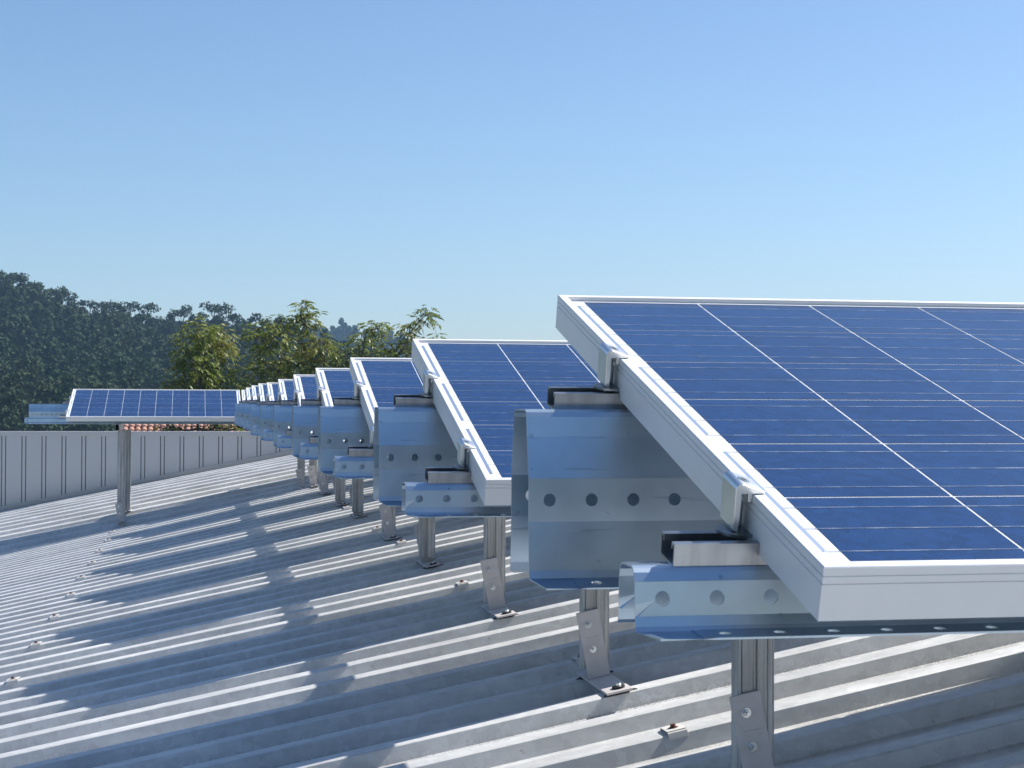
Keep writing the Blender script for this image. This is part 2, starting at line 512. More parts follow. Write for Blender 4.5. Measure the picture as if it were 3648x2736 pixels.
for n in range(1, 12):
    panel(n, 0.0, panel_label[n], G_PAN)
for n in range(1, 12):
    panel(n, PL+GAP, "solar panel continuing the %s row to the right, out of the picture" % ORD[n], G_PAN)
panel(11, -PL-GAP, "far solar panel seen whole at left, facing the camera above the grey parapet", G_PAN)

# ------------------------------------------------------------------ hat-section beams with punched holes
HP = 0.048
def strip_holes(mb, A, B, x0, ncell, r, hole_t=0.5, n=16, first=0.0):
    """a strip between profile points A and B (y,z) along x, one round hole per cell"""
    A = Vector((0, *A)); B = Vector((0, *B)); d = B - A; L = d.length; d /= L
    for c in range(ncell):
        xa = x0 + c*HP
        ctr = (HP/2, L*hole_t)
        ring, rect = [], []
        for k in range(n):
            a = 2*math.pi*(k+0.5)/n
            ca, sa = math.cos(a), math.sin(a)
            ring.append((ctr[0]+r*ca, ctr[1]+r*sa))
            tx = (HP/2)/abs(ca) if abs(ca) > 1e-6 else 1e9
            ty = ((L-ctr[1]) if sa > 0 else ctr[1])/abs(sa) if abs(sa) > 1e-6 else 1e9
            t = min(tx, ty)
            rect.append((ctr[0]+t*ca, ctr[1]+t*sa))
        # exact corners for the four sectors next to the diagonals
        pts = [Vector((xa+p[0], 0, 0)) + A + d*p[1] for p in ring+rect]
        fs = []
        corners = [(HP, L), (0, L), (0, 0), (HP, 0)]
        cpts = [Vector((xa+p[0], 0, 0)) + A + d*p[1] for p in corners]
        pts += cpts
        for k in range(n):
            k2 = (k+1) % n
            p, q = rect[k], rect[k2]
            ci = None
            for idx, cc in enumerate(corners):
                onp = abs(p[0]-cc[0]) < 1e-7 or abs(p[1]-cc[1]) < 1e-7
                onq = abs(q[0]-cc[0]) < 1e-7 or abs(q[1]-cc[1]) < 1e-7
                same = (abs(p[0]-q[0]) < 1e-7) or (abs(p[1]-q[1]) < 1e-7)
                if onp and onq and not same: ci = idx
            if ci is None: fs.append((k, n+k, n+k2, k2))
            else: fs.append((k, n+k, 2*n+ci, n+k2, k2))
        mb.add(pts, fs)
def hat_mesh(name, pts, web, lip, ncell, rweb, rlip):
    """pts: front half profile from top centre line edge down to the lip tip; mirrored for the back"""
    mb = MB(); L = ncell*HP
    for sgn in (1, -1):
        P = [(sgn*y, z) for (y, z) in pts]
        for i in range(len(P)-1):
            a, b = P[i], P[i+1]
            if i == web: strip_holes(mb, a, b, 0.0, ncell, rweb)
            elif i == lip:
                # lip with its corner cut off at both ends
                mb.add([(0,*a),(HP,*a),(HP,*b),(0.011,*b)], [(0,1,2,3)])
                strip_holes(mb, a, b, HP, ncell-2, rlip)
                mb.add([(L-HP,*a),(L,*a),(L-0.011,*b),(L-HP,*b)], [(0,1,2,3)])
            else: mb.quad((0,*a),(L,*a),(L,*b),(0,*b))
    a = pts[0]
    mb.quad((0,a[0],a[1]),(L,a[0],a[1]),(L,-a[0],a[1]),(0,-a[0],a[1]))
    import bmesh
    me = bpy.data.meshes.new(name); me.from_pydata(mb.v, [], mb.f); me.materials.append(M_purlin)
    b = bmesh.new(); b.from_mesh(me)
    bmesh.ops.remove_doubles(b, verts=b.verts[:], dist=1e-5)
    bmesh.ops.recalc_face_normals(b, faces=b.faces[:])
    b.to_mesh(me); b.free(); me.update()
    return me
REAR = [(-0.030, 0.0), (-0.0345, -0.003), (-0.0365, -0.008), (-0.0400, -0.030), (-0.0505, -0.076), (-0.0500, -0.124), (-0.0545, -0.178), (-0.057, -0.187), (-0.095, -0.194)]
FRONT = [(-0.016, 0.0), (-0.0195, -0.0018), (-0.0225, -0.0050), (-0.0255, -0.012), (-0.0270, -0.041), (-0.0285, -0.050), (-0.031, -0.0535), (-0.067, -0.0555)]
REAR_ME = hat_mesh("rear_beam", REAR, 4, 7, 72, 0.0072, 0.0060)
FRONT_ME = hat_mesh("front_beam", FRONT, 3, 6, 72, 0.0066, 0.0056)
REAR_LONG = hat_mesh("rear_beam_long", REAR, 4, 7, 112, 0.0072, 0.0060)
FRONT_LONG = hat_mesh("front_beam_long", FRONT, 3, 6, 112, 0.0066, 0.0056)
Y_F, Y_R = 0.168, 0.642
Z_F, Z_R = -0.0125, 0.1185
for n in range(1, 12):
    x0 = -0.112 if n < 11 else -2.062
    dz = ROW_DZ.get(n, 0)
    where = "of the %s panel row" % ORD[n] if n < 11 else "of the last panel row, jutting out at far left"
    o = link("mounting_beam", REAR_LONG if n == 11 else REAR_ME)
    o.location = (x0 + random.uniform(-.006, .006)*(n > 1), ry(n)+Y_R, Z_R+dz); solid(o, 0.0018)
    tag(o, "tall galvanised hat beam with punched holes under the upper half " + where, "beam", "tall galvanised beams under the panels")
    o = link("mounting_beam", FRONT_LONG if n == 11 else FRONT_ME)
    o.location = (x0 + random.uniform(-.006, .006)*(n > 1), ry(n)+Y_F, Z_F+dz); solid(o, 0.0018)
    tag(o, "low galvanised hat beam with punched holes under the lower edge " + where, "beam", "low galvanised beams under the panels")

# open strut channels lying on the beams, canted part of the way to the panel slope
STRUT_TILT = math.radians(12.0)
def strut_mesh(L):
    mb = MB(); w, h, t, lip = 0.041, 0.021, 0.0022, 0.009
    P = [(-w/2+lip, h-0.006), (-w/2+lip, h), (-w/2, h), (-w/2, 0), (w/2, 0), (w/2, h), (w/2-lip, h), (w/2-lip, h-0.006),
         (w/2-lip-t, h-0.006), (w/2-lip-t, h+0.0), (w/2-lip-t, h-t), (w/2-t, h-t), (w/2-t, t), (-w/2+t, t), (-w/2+t, h-t), (-w/2+lip+t, h-t), (-w/2+lip+t, h-0.006)]
    P = [(-w/2+lip, h-0.006), (-w/2+lip, h), (-w/2, h), (-w/2, 0), (w/2, 0), (w/2, h), (w/2-lip, h), (w/2-lip, h-0.006),
         (w/2-lip+t, h-0.006), (w/2-lip+t, h-t), (w/2-t, h-t), (w/2-t, t), (-w/2+t, t), (-w/2+t, h-t), (-w/2+lip-t, h-t), (-w/2+lip-t, h-0.006)]
    n = len(P)
    vs = [(0, y, z) for y, z in P] + [(L, y, z) for y, z in P]
    fs = [(k, (k+1) % n, n+(k+1) % n, n+k) for k in range(n)]
    # end caps as a chain of quads along the folded sheet
    idx_out = [0, 1, 2, 3, 4, 5, 6, 7]; idx_in = [15, 14, 14, 12, 11, 9, 9, 8]
    chain_o = [0, 1, 2, 3, 4, 5, 6, 7]; chain_i = [15, 14, 13, 12, 11, 10, 9, 8]
    for off in (0, n):
        for a in range(7):
            fs.append((off+chain_o[a], off+chain_o[a+1], off+chain_i[a+1], off+chain_i[a]))
    mb.add(vs, fs)
    return mb.mesh("strut_channel", M_strut)
STRUT = strut_mesh(3.43); STRUT_FAR = strut_mesh(1.72)
for n in range(1, 12):
    dz = ROW_DZ.get(n, 0)
    for (yy, zz, w) in ((Y_R, Z_R, "upper"), (Y_F, Z_F, "lower")):
        o = link("strut_channel", STRUT)
        o.location = (-0.076 if n < 11 else -0.005, ry(n)+yy+0.002, zz+0.0024+dz)
        o.rotation_euler.x = STRUT_TILT
        tag(o, "open topped steel channel under the %s clamp of the %s panel row" % (w, ORD[n]), "channel", "steel channels between beams and panels")
for (yy, zz, w) in ((Y_R, Z_R, "upper"), (Y_F, Z_F, "lower")):
    o = link("strut_channel", STRUT_FAR)
    o.location = (-1.746, ry(11)+yy+0.002, zz+0.0024+ROW_DZ[11]); o.rotation_euler.x = STRUT_TILT
    tag(o, "short end of steel channel poking out at the %s clamp of the far left panel" % w, "channel", "steel channels between beams and panels")

# end clamps
def clamp_meshes():
    mb = MB()
    prof = [(-0.0152,-0.0330),(-0.0158,0.0045),(-0.0148,0.0075),(-0.0125,0.0092),(-0.0095,0.0094),(0.0105,0.0022),(0.0112,0.0012),(0.0105,0.0004),(0.0000,0.0004),
            (-0.0008,-0.0072),(-0.0038,-0.0072),(-0.0042,0.0002),(-0.0098,0.0002),(-0.0098,-0.0230),(-0.0108,-0.0345)]
    mb.extrude([(u, -0.019, z) for u, z in prof], (0, 0.038, 0))
    br = mb.mesh("bracket", M_clamp)
    mb = MB()
    mb.cyl((-0.0070, 0, -0.0415), (0,0,1), 0.0040, 0.043, 14)
    mb.cyl((-0.0070, 0, -0.0430), (0,0,1), 0.0056, 0.030, 16)
    bo = mb.mesh("bolt", M_zinc)
    mb = MB()      # socket head let into the top plate
    nrm = Vector((0.36, 0, 1)).normalized()
    mb.cyl(Vector((-0.0035, 0, 0.0062)), nrm, 0.0058, 0.0018, 20)
    mb.cyl(Vector((-0.0035, 0, 0.0062))+nrm*0.0018, nrm, 0.0030, 0.0003, 6, 1, smooth=False)
    hd = mb.mesh("bolt_head", [M_zinc, M_rubber])
    mb = MB()
    mb.cyl((-0.0075, 0, -0.0012), (0,0,1), 0.0190, 0.0024, 28)
    ws = mb.mesh("washer", M_washer)
    return br, bo, hd, ws
C_BR, C_BO, C_HD, C_WS = clamp_meshes()
def clamp(n, v, x0, ztop, label):
    y = ry(n) + (PW-v)*math.cos(TILT); z = (PW-v)*math.sin(TILT) + ROW_DZ.get(n, 0)
    e = empty("panel_clamp", (x0, y, z), (TILT, 0, 0))
    tag(e, label, "clamp", "aluminium end clamps gripping the panel edges")
    bevel(link("bracket", C_BR, e), 0.0008, 2, 25)
    b = link("bolt", C_BO, e); h = link("bolt_head", C_HD, e)
    w = link("washer", C_WS, e)
    w.rotation_euler = (STRUT_TILT-TILT, 0, 0)
    dz = ztop + ROW_DZ.get(n, 0) + 0.0024 + 0.021 - z + 0.0036
    w.location = (0, dz*math.sin(TILT) + 0.012*0, dz*math.cos(TILT))
    return e
for n in range(1, 12):
    if n == 11: break
    clamp(n, 0.325, 0, Z_R, "aluminium end clamp gripping the upper left edge of the %s panel from the camera" % ORD[n])
    clamp(n, 0.800, 0, Z_F, "aluminium end clamp gripping the lower left edge of the %s panel from the camera" % ORD[n])
clamp(11, 0.325, -PL-GAP, Z_R, "tiny clamp on the upper left edge of the far whole panel")
clamp(11, 0.800, -PL-GAP, Z_F, "tiny clamp on the lower left edge of the far whole panel")

# ------------------------------------------------------------------ posts and the long tube they carry
TUBE_X = 0.512
def tube_mesh(L):
    mb = MB(); w, h, t = 0.042, 0.060, 0.003
    o_ = [(-w/2,0),(w/2,0),(w/2,h),(-w/2,h)]; i_ = [(-w/2+t,t),(w/2-t,t),(w/2-t,h-t),(-w/2+t,h-t)]
    vs = [(x,0,z) for x,z in o_]+[(x,L,z) for x,z in o_]+[(x,0,z) for x,z in i_]+[(x,L,z) for x,z in i_]
    fs = []
    for k in range(4):
        j = (k+1) % 4
        fs += [(k,j,4+j,4+k), (8+k,12+k,12+j,8+j), (k,8+k,8+j,j), (4+k,4+j,12+j,12+k)]
    mb.add(vs, fs)
    return mb.mesh("support_tube", M_post)
o = link("support_tube", tube_mesh(16.2)); o.location = (TUBE_X, -0.1, -0.1305)
tag(o, "long square steel tube running back under all the panel rows on the posts", "tube")
o = link("support_tube", tube_mesh(0.85)); o.location = (-1.195, 14.98, -0.1295)
tag(o, "short square steel tube with open dark end under the far left panel", "tube")

ROOF_TH = math.atan(SL)
def nut(mb, c, axis, r=0.0068, h=0.007, washer=True):
    ax = Vector(axis)
    c = Vector(c)
    if washer: mb.cyl(c, ax, r*1.35, 0.0018, 20)
    mb.cyl(c+ax*0.0018, ax, r, h, 6, smooth=False)
    mb.cyl(c+ax*(0.0018+h), ax, r*0.55, 0.006, 12)
def post(x, y, zr, ztop, label, flip=False, off=0.0, hole=False):
    """x,y = foot on the roof, zr = roof height there; post face looks at the camera (-y)"""
    e = empty("support_post", (x, y, zr)); tag(e, label, "post", "steel posts carrying the panel frame")
    H = ztop - zr
    # post: folded channel, open at the back, with a pressed groove down the face
    w, d = 0.066, 0.040; b0 = 0.03
    mb = MB()
    P = [(-w/2, d), (-w/2, 0.004), (-w/2+0.004, 0), (-0.009, 0), (-0.0075, 0.0022), (-0.0015, 0.0022), (0.0, 0), (w/2-0.014, 0), (w/2-0.012, 0.0015), (w/2-0.003, 0.0015), (w/2, 0.005), (w/2, d)]
    for i in range(len(P)-1):
        a, c = P[i], P[i+1]
        mb.quad((a[0],a[1],b0),(c[0],c[1],b0),(c[0],c[1],H),(a[0],a[1],H))
    solid(mb.build("post_channel", M_post, e, recalc=False), 0.003, 1)
    # foot bracket: flat bar across two ribs and an upright bar welded on it, square to the roof
    s = -1 if not flip else 1
    rot = (0, -ROOF_TH, 0)
    mb = MB()
    mb.box((-0.034, -0.200, 0.004), (0.034, 0.135, 0.0095))
    f = mb.build("foot_plate", M_bracket, e); f.rotation_euler = rot; f.location = (0.008, off, 0); bevel(f, 0.0012)
    mb = MB()
    yp = -0.0075 if not flip else d+0.0035
    mb.box((-0.030, yp-0.005, 0.010), (0.030, yp, 0.185))
    u = mb.build("upright_plate", M_bracket, e); u.rotation_euler = rot; u.location = (0.008, 0, 0); bevel(u, 0.0012)
    for zz in (0.085, 0.150):
        mb = MB(); nut(mb, (-0.004, yp-0.005, zz), (0, -1, 0))
        if hole: mb.cyl((-0.004, yp-0.0068, zz), (0,-1,0), 0.014, 0.001, 20)
        b = mb.build("bolt_nut", M_zinc, u)
    for yy in (-0.165, 0.085):
        mb = MB(); mb.cyl((0.006, yy, 0.0097), (0,0,1), 0.0165, 0.005, 20, 0); mb.cyl((0.006, yy, 0.0147), (0,0,1), 0.0075, 0.007, 6, 1, smooth=False)
        mb.build("roof_screw", [M_rubber, M_zinc], f)
    for yy in (-0.175, 0.085):     # sealant squeezed out under the bar
        mb = MB(); n = 18; ring = []
        for k in range(n):
            a = 2*math.pi*k/n
            r = 0.030 + random.uniform(-0.006, 0.014)
            ring.append((0.004+r*1.25*math.cos(a), yy+0.75*r*math.sin(a)))
        vs = [(px, py, 0.0006) for px, py in ring] + [(0.004+(px-0.004)*0.8, yy+(py-yy)*0.8, 0.0038) for px, py in ring]
        fs = [(k, (k+1) % n, n+(k+1) % n, n+k) for k in range(n)] + [tuple(range(n, 2*n))]
        mb.add(vs, fs)
        mb.build("sealant", M_rubber, f)
    return e
def rib_at(y):      # nearest rib-top middle on the near roof
    return RIB_PH + 0.025 + RIB_P*round((y-RIB_PH-0.025)/RIB_P)
post_y = [1.738, 2.987, 4.452, 6.153, 7.639, 9.355, 10.633, 12.164, 13.36]
flips = [0, 0, 0, 1, 0, 1, 1, 0, 0]
post_lab = ["nearest steel post with bolted foot bracket, cut by the bottom of the picture",
    "second steel post from the camera, its long foot plate bolted across two ribs",
    "third steel post from the camera, bracket with two nuts and a black sealant smear",
    "fourth steel post from the camera with its bracket behind the post",
    "fifth steel post from the camera, leaning bracket plate hiding its foot",
    "sixth steel post from the camera with one big bolt on its face",
    "seventh steel post from the camera in the receding line",
    "eighth steel post from the camera in the receding line",
    "ninth steel post from the camera, beside the edge of the upper roof sheet"]
for i, (y, fl) in enumerate(zip(post_y, flips)):
    off = rib_at(y-0.165)+0.165-y        # the foot bar slides so that both ends sit on ribs
    post(0.556, y, roof_z(0.556)+0.001, -0.072, post_lab[i], bool(fl), off)
post(0.556, 15.03, far_z(0.556, 15.03), -0.072, "tenth steel post from the camera, half hidden at the start of the lower roof")
post(-1.160, 15.12, far_z(-1.16, 15.12), -0.1315, "tall front post under the far left panel with a bracket at its foot")
post(-1.125, 15.66, far_z(-1.125, 15.66), -0.1315, "tall rear post under the far left panel, just behind its front post", True)

# ------------------------------------------------------------------ saddle clips on the roof ribs
def clip_mesh():
    mb = MB(); L = 0.044
    # saddle folded over the rib top
    P = [(-0.033,-0.010),(-0.0305,-0.003),(-0.028,0.003),(-0.024,0.0045),(0.024,0.0045),(0.028,0.003),(0.0305,-0.003),(0.033,-0.010)]
    for i in range(len(P)-1):
        a, b = P[i], P[i+1]
        mb.quad((-L/2,a[0],a[1]),(L/2,a[0],a[1]),(L/2,b[0],b[1]),(-L/2,b[0],b[1]))
    sm = mb.mesh("saddle_plate", M_clip)
    mb = MB(); mb.cyl((0,0,0.0052),(0,0,1),0.0105,0.002,18); mb.cyl((0,0,0.007),(0,0,1),0.0062,0.0075,6,smooth=False)
    sc = mb.mesh("screw", M_rust)
    return sm, sc
CL_P, CL_S = clip_mesh()
def clip(x, y, label, grp, far=False):
    yy = rib_at(y)
    e = empty("roof_clip", (x, yy, roof_z(x, yy)+0.001), (0, -ROOF_TH, random.uniform(-.05, .05)))
    tag(e, label, "clip", grp)
    solid(link("saddle_plate", CL_P, e), 0.002, 1); link("screw", CL_S, e)
for i in range(9):
    clip(-1.148+random.uniform(-.012, .012), 5.318+i*1.0, "pale saddle clip with rusty screw, %s from the camera in the left line of clips" % ORD[i+1], "saddle clips along the left screw line")
for i, y in enumerate((2.269, 3.228, 5.228, 7.20, 8.20, 10.248)):
    clip((0.563, 0.591, 0.576, 0.582, 0.567, 0.567)[i], y, "pale saddle clip with rusty screw, %s from the camera in the line beside the posts" % ORD[i+1], "saddle clips along the post line")

# ------------------------------------------------------------------ land, forest, trees, house
GZ = -8.0
def ground():
    mb = MB(); xs = [-6000,-2000,-600,-300,-150,-60,0,60,150,300,600,2000,6000]; ys = [-3000,-600,-150,-30,30,100,200,400,900,2500,8000]
    vs = [(x, y, GZ) for y in ys for x in xs]; n = len(xs)
    mb.add(vs, [(j*n+i, j*n+i+1, (j+1)*n+i+1, (j+1)*n+i) for j in range(len(ys)-1) for i in range(n-1)])
    m, nt, bs = new_mat("field_grass")
    v = coords(nt); n1 = noise(nt, v, 0.05, 5); n2 = noise(nt, v, 1.2, 5)
    c = mixc(nt, n1, (0.035, 0.055, 0.018), (0.085, 0.085, 0.035)); c = mixc(nt, 0.5, c, ramp(nt, n2, [(0.3, 0.5), (0.7, 1.2)]), 'MULTIPLY')
    nt.links.new(c, bs.inputs["Base Color"]); bs.inputs["Roughness"].default_value = 1.0
    o = mb.build("ground", m, recalc=False); tag(o, kind="structure")
ground()

# ridge line of the wooded hill: (world x at its distance, height above eye level)
HD = 380.0
def sky_h(px):     # picture column on a 2212 wide photo -> rows above the horizon of the tree tops
    t = [(-900,250),(-500,300),(-200,305),(0,272),(60,268),(130,244),(180,230),(260,228),(310,219),(350,206),(400,206),(470,208),(540,194),(600,182),(700,152),(760,140),(830,122),(900,100),(1000,74),(1150,40),(1400,12),(2000,-10),(4000,-20)]
    return float(np.interp(px, [a for a, b in t], [b for a, b in t]))
PXM = 0.1065
def col_of(x): return (x + 0.487)/PXM + 419 
def hill_h(x, y, d0=170.0, d1=HD):
    """terrain height: valley floor up to the ridge"""
    px = (x/ y * HD + 0.487)/PXM + 419
    top = sky_h(px)*PXM - 13.2
    t = min(max((y-d0)/(d1-d0), 0.0), 1.0)
    base = GZ - 4
    s = t*(0.45+0.55*t)
    z = base + (top-base)*s
    if y > d1: z = top - (y-d1)*0.10
    return z + 1.3*math.sin(x*0.09+y*0.05)*t + 0.8*math.sin(x*0.23-y*0.11)*t
def hill():
    mb = MB(); xs = np.arange(-170, 260, 10.0); ys = np.arange(160, 520, 10.0)
    vs = [(float(x)*float(y)/HD, float(y), hill_h(float(x)*float(y)/HD, float(y))) for y in ys for x in xs]; n = len(xs)
    mb.add(vs, [(j*n+i, j*n+i+1, (j+1)*n+i+1, (j+1)*n+i) for j in range(len(ys)-1) for i in range(n-1)], 0, True)
    o = mb.build("hill", flat("forest_floor", (0.022, 0.032, 0.014), 1.0, 0, 0.3, 0.4), recalc=False); tag(o, kind="structure")
hill()

def leaf_mat(name, c1, c2, c3, scale, trans=0.25, rough=0.5, spec=0.5):
    m, nt, bs = new_mat(name)
    v = coords(nt, kind="Object"); n1 = noise(nt, v, scale, 3); n2 = noise(nt, v, scale*6, 2)
    geo = N(nt, "ShaderNodeNewGeometry")
    c = mixc(nt, geo.outputs["Random Per Island"], c1, c2)
    c = mixc(nt, ramp(nt, n1, [(0.45, 0.0), (0.7, 0.8)]), c, c3)
    nt.links.new(c, bs.inputs["Base Color"]); bs.inputs["Roughness"].default_value = rough
    bs.inputs["Specular IOR Level"].default_value = spec
    tr = N(nt, "ShaderNodeBsdfTranslucent"); nt.links.new(c, tr.inputs[0])
    mx = N(nt, "ShaderNodeMixShader"); mx.inputs[0].default_value = trans
    out = nt.nodes["Material Output"]
    nt.links.new(bs.outputs[0], mx.inputs[1]); nt.links.new(tr.outputs[0], mx.inputs[2]); nt.links.new(mx.outputs[0], out.inputs[0])
    return m
M_leaf = leaf_mat("walnut_leaves", (0.044, 0.080, 0.012), (0.190, 0.235, 0.038), (0.270, 0.260, 0.048), 0.9, 0.34, 0.5, 0.3)
M_euc = leaf_mat("eucalyptus_leaves", (0.027, 0.050, 0.028), (0.046, 0.074, 0.038), (0.070, 0.082, 0.040), 0.06, 0.15, 0.9, 0.1)

def cards_mesh(name, C, S, Nrm, Up, mat, aspect=0.45):
    """leaf-shaped hexagons: centres C, half length S, facing Nrm, pointing along Up"""
    n = len(C)
    Up = Up/np.linalg.norm(Up, axis=1, keepdims=True)
    R = np.cross(Up, Nrm); R /= (np.linalg.norm(R, axis=1, keepdims=True)+1e-9)
    a = (S*aspect)[:, None]; s = S[:, None]
    V = np.stack([C - Up*s, C - Up*s*0.25 + R*a, C + Up*s*0.45 + R*a*0.75, C + Up*s, C + Up*s*0.45 - R*a*0.75, C - Up*s*0.25 - R*a], 1).reshape(-1, 3)
    me = bpy.data.meshes.new(name)
    me.vertices.add(n*6); me.vertices.foreach_set("co", V.astype(np.float32).ravel())
    me.loops.add(n*6); me.loops.foreach_set("vertex_index", np.arange(n*6, dtype=np.int32))
    me.polygons.add(n); me.polygons.foreach_set("loop_start", np.arange(0, n*6, 6, dtype=np.int32)); me.polygons.foreach_set("loop_total", np.full(n, 6, np.int32))
    me.update(calc_edges=True); me.materials.append(mat)
    return me
def unit(n):
    v = rng.normal(size=(n, 3)); return v/np.linalg.norm(v, axis=1, keepdims=True)

def euc_proto(h, npuff, ncard, card, spread):
    """cards of one eucalyptus: puffs of leaves on the upper stem"""
    P, Q = [], []
    for k in range(npuff):
        t = 0.42 + 0.58*(k+0.5)/npuff
        rad = spread*(1.05-abs(t-0.68)*1.5)
        a = rng.uniform(0, 2*math.pi)
        c = np.array([math.cos(a)*rad*rng.uniform(.2, 1), math.sin(a)*rad*rng.uniform(.2, 1), h*t])
        r = rng.uniform(.55, 1.0)*spread*0.62
        d = unit(ncard); rr = rng.uniform(.55, 1, (ncard, 1))**0.5
        P.append(c + d*rr*r*np.array([1, 1, .72])); Q.append(d*0.8 + np.array([0, 0, .35]))
    return np.concatenate(P), np.concatenate(Q)
PROT = [euc_proto(rng.uniform(10, 15), int(rng.integers(7, 11)), 33, 0.5, rng.uniform(1.6, 2.6)) for _ in range(10)]
def forest():
    Cs, Ss, Ns = [], [], []
    for j in range(6200):
        y = math.sqrt(rng.uniform(165**2, (HD+14)**2))
        xr = rng.uniform(-100, 95)
        x = xr*y/HD
        px = (xr+0.487)/PXM + 419
        if px < -420 or px > 1500: continue
        z = hill_h(x, y) + 3.4
        p, nn = PROT[int(rng.integers(0, 10))]
        a = rng.uniform(0, 2*math.pi); s = rng.uniform(.42, .78)
        if y > HD-6: s *= 0.85
        ca, sa = math.cos(a), math.sin(a)
        rotz = lambda q: np.stack([q[:, 0]*ca-q[:, 1]*sa, q[:, 0]*sa+q[:, 1]*ca, q[:, 2]], 1)
        Cs.append(rotz(p)*s + np.array([x, y, z-0.5])); Ns.append(rotz(nn)); Ss.append(np.full(len(p), 0.40*(0.22+0.78*y/HD)))
    C = np.concatenate(Cs); S = np.concatenate(Ss)*rng.uniform(.6, 1.35, len(C)); Nn = np.concatenate(Ns)
    n = len(C)
    Nn = Nn + unit(n)*0.45; Nn /= np.linalg.norm(Nn, axis=1, keepdims=True)
    me = cards_mesh("forest", C, S, Nn, unit(n)+np.array([0, 0, -.5]), M_euc, 0.65)
    o = link("forest", me); tag(o, "dense dark green eucalyptus forest covering the whole hill", "forest", kind="stuff")
    return n
NF = forest()
def far_ridge():
    # a second, bluer ridge further back
    mb = MB(); D = 950.0
    cols = [(500,150),(600,162),(680,158),(740,160),(790,158),(850,142),(900,118),(960,95),(1050,70),(1200,45),(1500,20)]
    xs = np.linspace(450, 1500, 60)
    top = [np.interp(x, [c[0] for c in cols], [c[1] for c in cols]) for x in xs]
    W = lambda px: (px-419)*0.2666 - 0.49
    vs = []
    for x, t in zip(xs, top):
        z = t*0.2666 - 6
        vs += [(W(x), D-260, GZ-4), (W(x), D, z), (W(x), D+200, z-25)]
    n = 3
    mb.add(vs, [(i*n+j, (i+1)*n+j, (i+1)*n+j+1, i*n+j+1) for i in range(len(xs)-1) for j in range(2)], 0, True)
    o = mb.build("far_hill", flat("far_forest_floor", (0.028, 0.038, 0.018), 1.0, 0, 0.3, 0.4)); tag(o, kind="structure")
    Cs, Ss = [], []
    for j in range(700):
        px = rng.uniform(455, 1480); t = np.interp(px, [c[0] for c in cols], [c[1] for c in cols]); f = rng.uniform(0, 1)**0.6
        z = (GZ-4) + (t*0.2666-6-(GZ-4))*f
        p = PROT[int(rng.integers(0, 10))][0][::2]*rng.uniform(.6, 1.1)
        Cs.append(p + np.array([W(px), D-260*(1-f), z-1])); Ss.append(np.full(len(p), 1.25))
    C = np.concatenate(Cs); S = np.concatenate(Ss); n = len(C)
    o = link("far_forest", cards_mesh("far_forest", C, S, unit(n), unit(n), M_euc, 0.6)); tag(o, "distant hazy blue wooded ridge behind the near trees", "forest", kind="stuff")
far_ridge()

# tall eucalyptus trees standing out on the skyline of the hill
def skyline_tree(px, rows, wpx, label):
    x = (px-419)*PXM-0.487; y = HD+2.0
    zt = rows*PXM; zb = hill_h(x, y) - 1.0
    zt -= 0.5; h = zt - zb; w = wpx*PXM*1.75
    e = empty("eucalyptus_tree", (x, y, zb)); tag(e, label, "tree", "tall eucalyptus trees on the skyline")
    mb = MB()
    pts = [(0,0,0),(0.1*w,0.05,h*0.4),(0.0,0,h*0.7),(0.05*w,0,h*0.93)]
    mb.tube(pts, 0.26, 0.08, 6)
    Cs = []; Nl = []
    np_ = 11
    for k in range(np_):
        a = 2.4*k+rng.uniform(-.4, .4); t = rng.uniform(.45, .95)
        rad = (0.50-0.30*abs(t-0.72)/0.25*0.8)*w
        c = Vector((math.cos(a)*rad, math.sin(a)*rad*0.8, h*t))
        mb.tube([(0.02*w,0,h*(t-0.16)), (c.x*0.6, c.y*0.6, h*(t-0.05)), (c.x, c.y, c.z)], 0.08, 0.03, 5)
        n = 90; d = unit(n); r = w*rng.uniform(.17, .27)
        Cs.append(np.array(c) + d*(rng.uniform(.3, 1.1, (n, 1))**.5)*r*np.array([1, 1, .62]) + np.array([0, 0, r*0.3])); Nl.append(d+np.array([0, 0, .4])+0.5*unit(n))
    n = 110; d = unit(n); Cs.append(np.array([0.05*w, 0, h-0.2*w]) + d*w*0.25*(rng.uniform(.3, 1.1, (n, 1))**.5)*np.array([1, 1, .7])); Nl.append(d+np.array([0, 0, .4])+0.5*unit(n))
    mb.build("trunk", M_bark, e)
    C = np.concatenate(Cs); n = len(C)
    Nl = np.concatenate(Nl); Nl /= np.linalg.norm(Nl, axis=1, keepdims=True)
    link("crown", cards_mesh("crown", C, rng.uniform(.18, .36, n), Nl, unit(n)+np.array([0, 0, -.4]), M_euc, 0.6), e)
SKY = [(8,284,32,"leftmost tall eucalyptus on the skyline, at the very edge of the picture"),
       (37,280,26,"slender tufted eucalyptus on the hill top near the left edge"),
       (64,281,34,"broad flat topped eucalyptus on the hill top at far left"),
       (95,263,28,"small eucalyptus leaning out where the hill top starts to drop"),
       (142,252,32,"eucalyptus with tufted crown halfway down the steep shoulder of the hill"),
       (201,229,28,"thin eucalyptus at the foot of the steep shoulder of the hill"),
       (249,229,40,"wide rounded eucalyptus on the skyline in the dip past the steep shoulder"),
       (311,223,38,"open crowned eucalyptus on the skyline above the right half of the far panel"),
       (395,215,36,"dark pointed eucalyptus on the skyline above the left broadleaf crown"),
       (459,223,34,"tall forked eucalyptus on the skyline between two broadleaf crowns"),
       (489,222,32,"open flat topped eucalyptus on the skyline touching the forked one"),
       (548,205,30,"low spreading eucalyptus on the skyline just left of the tallest broadleaf tree")]
for a in SKY: skyline_tree(*a)

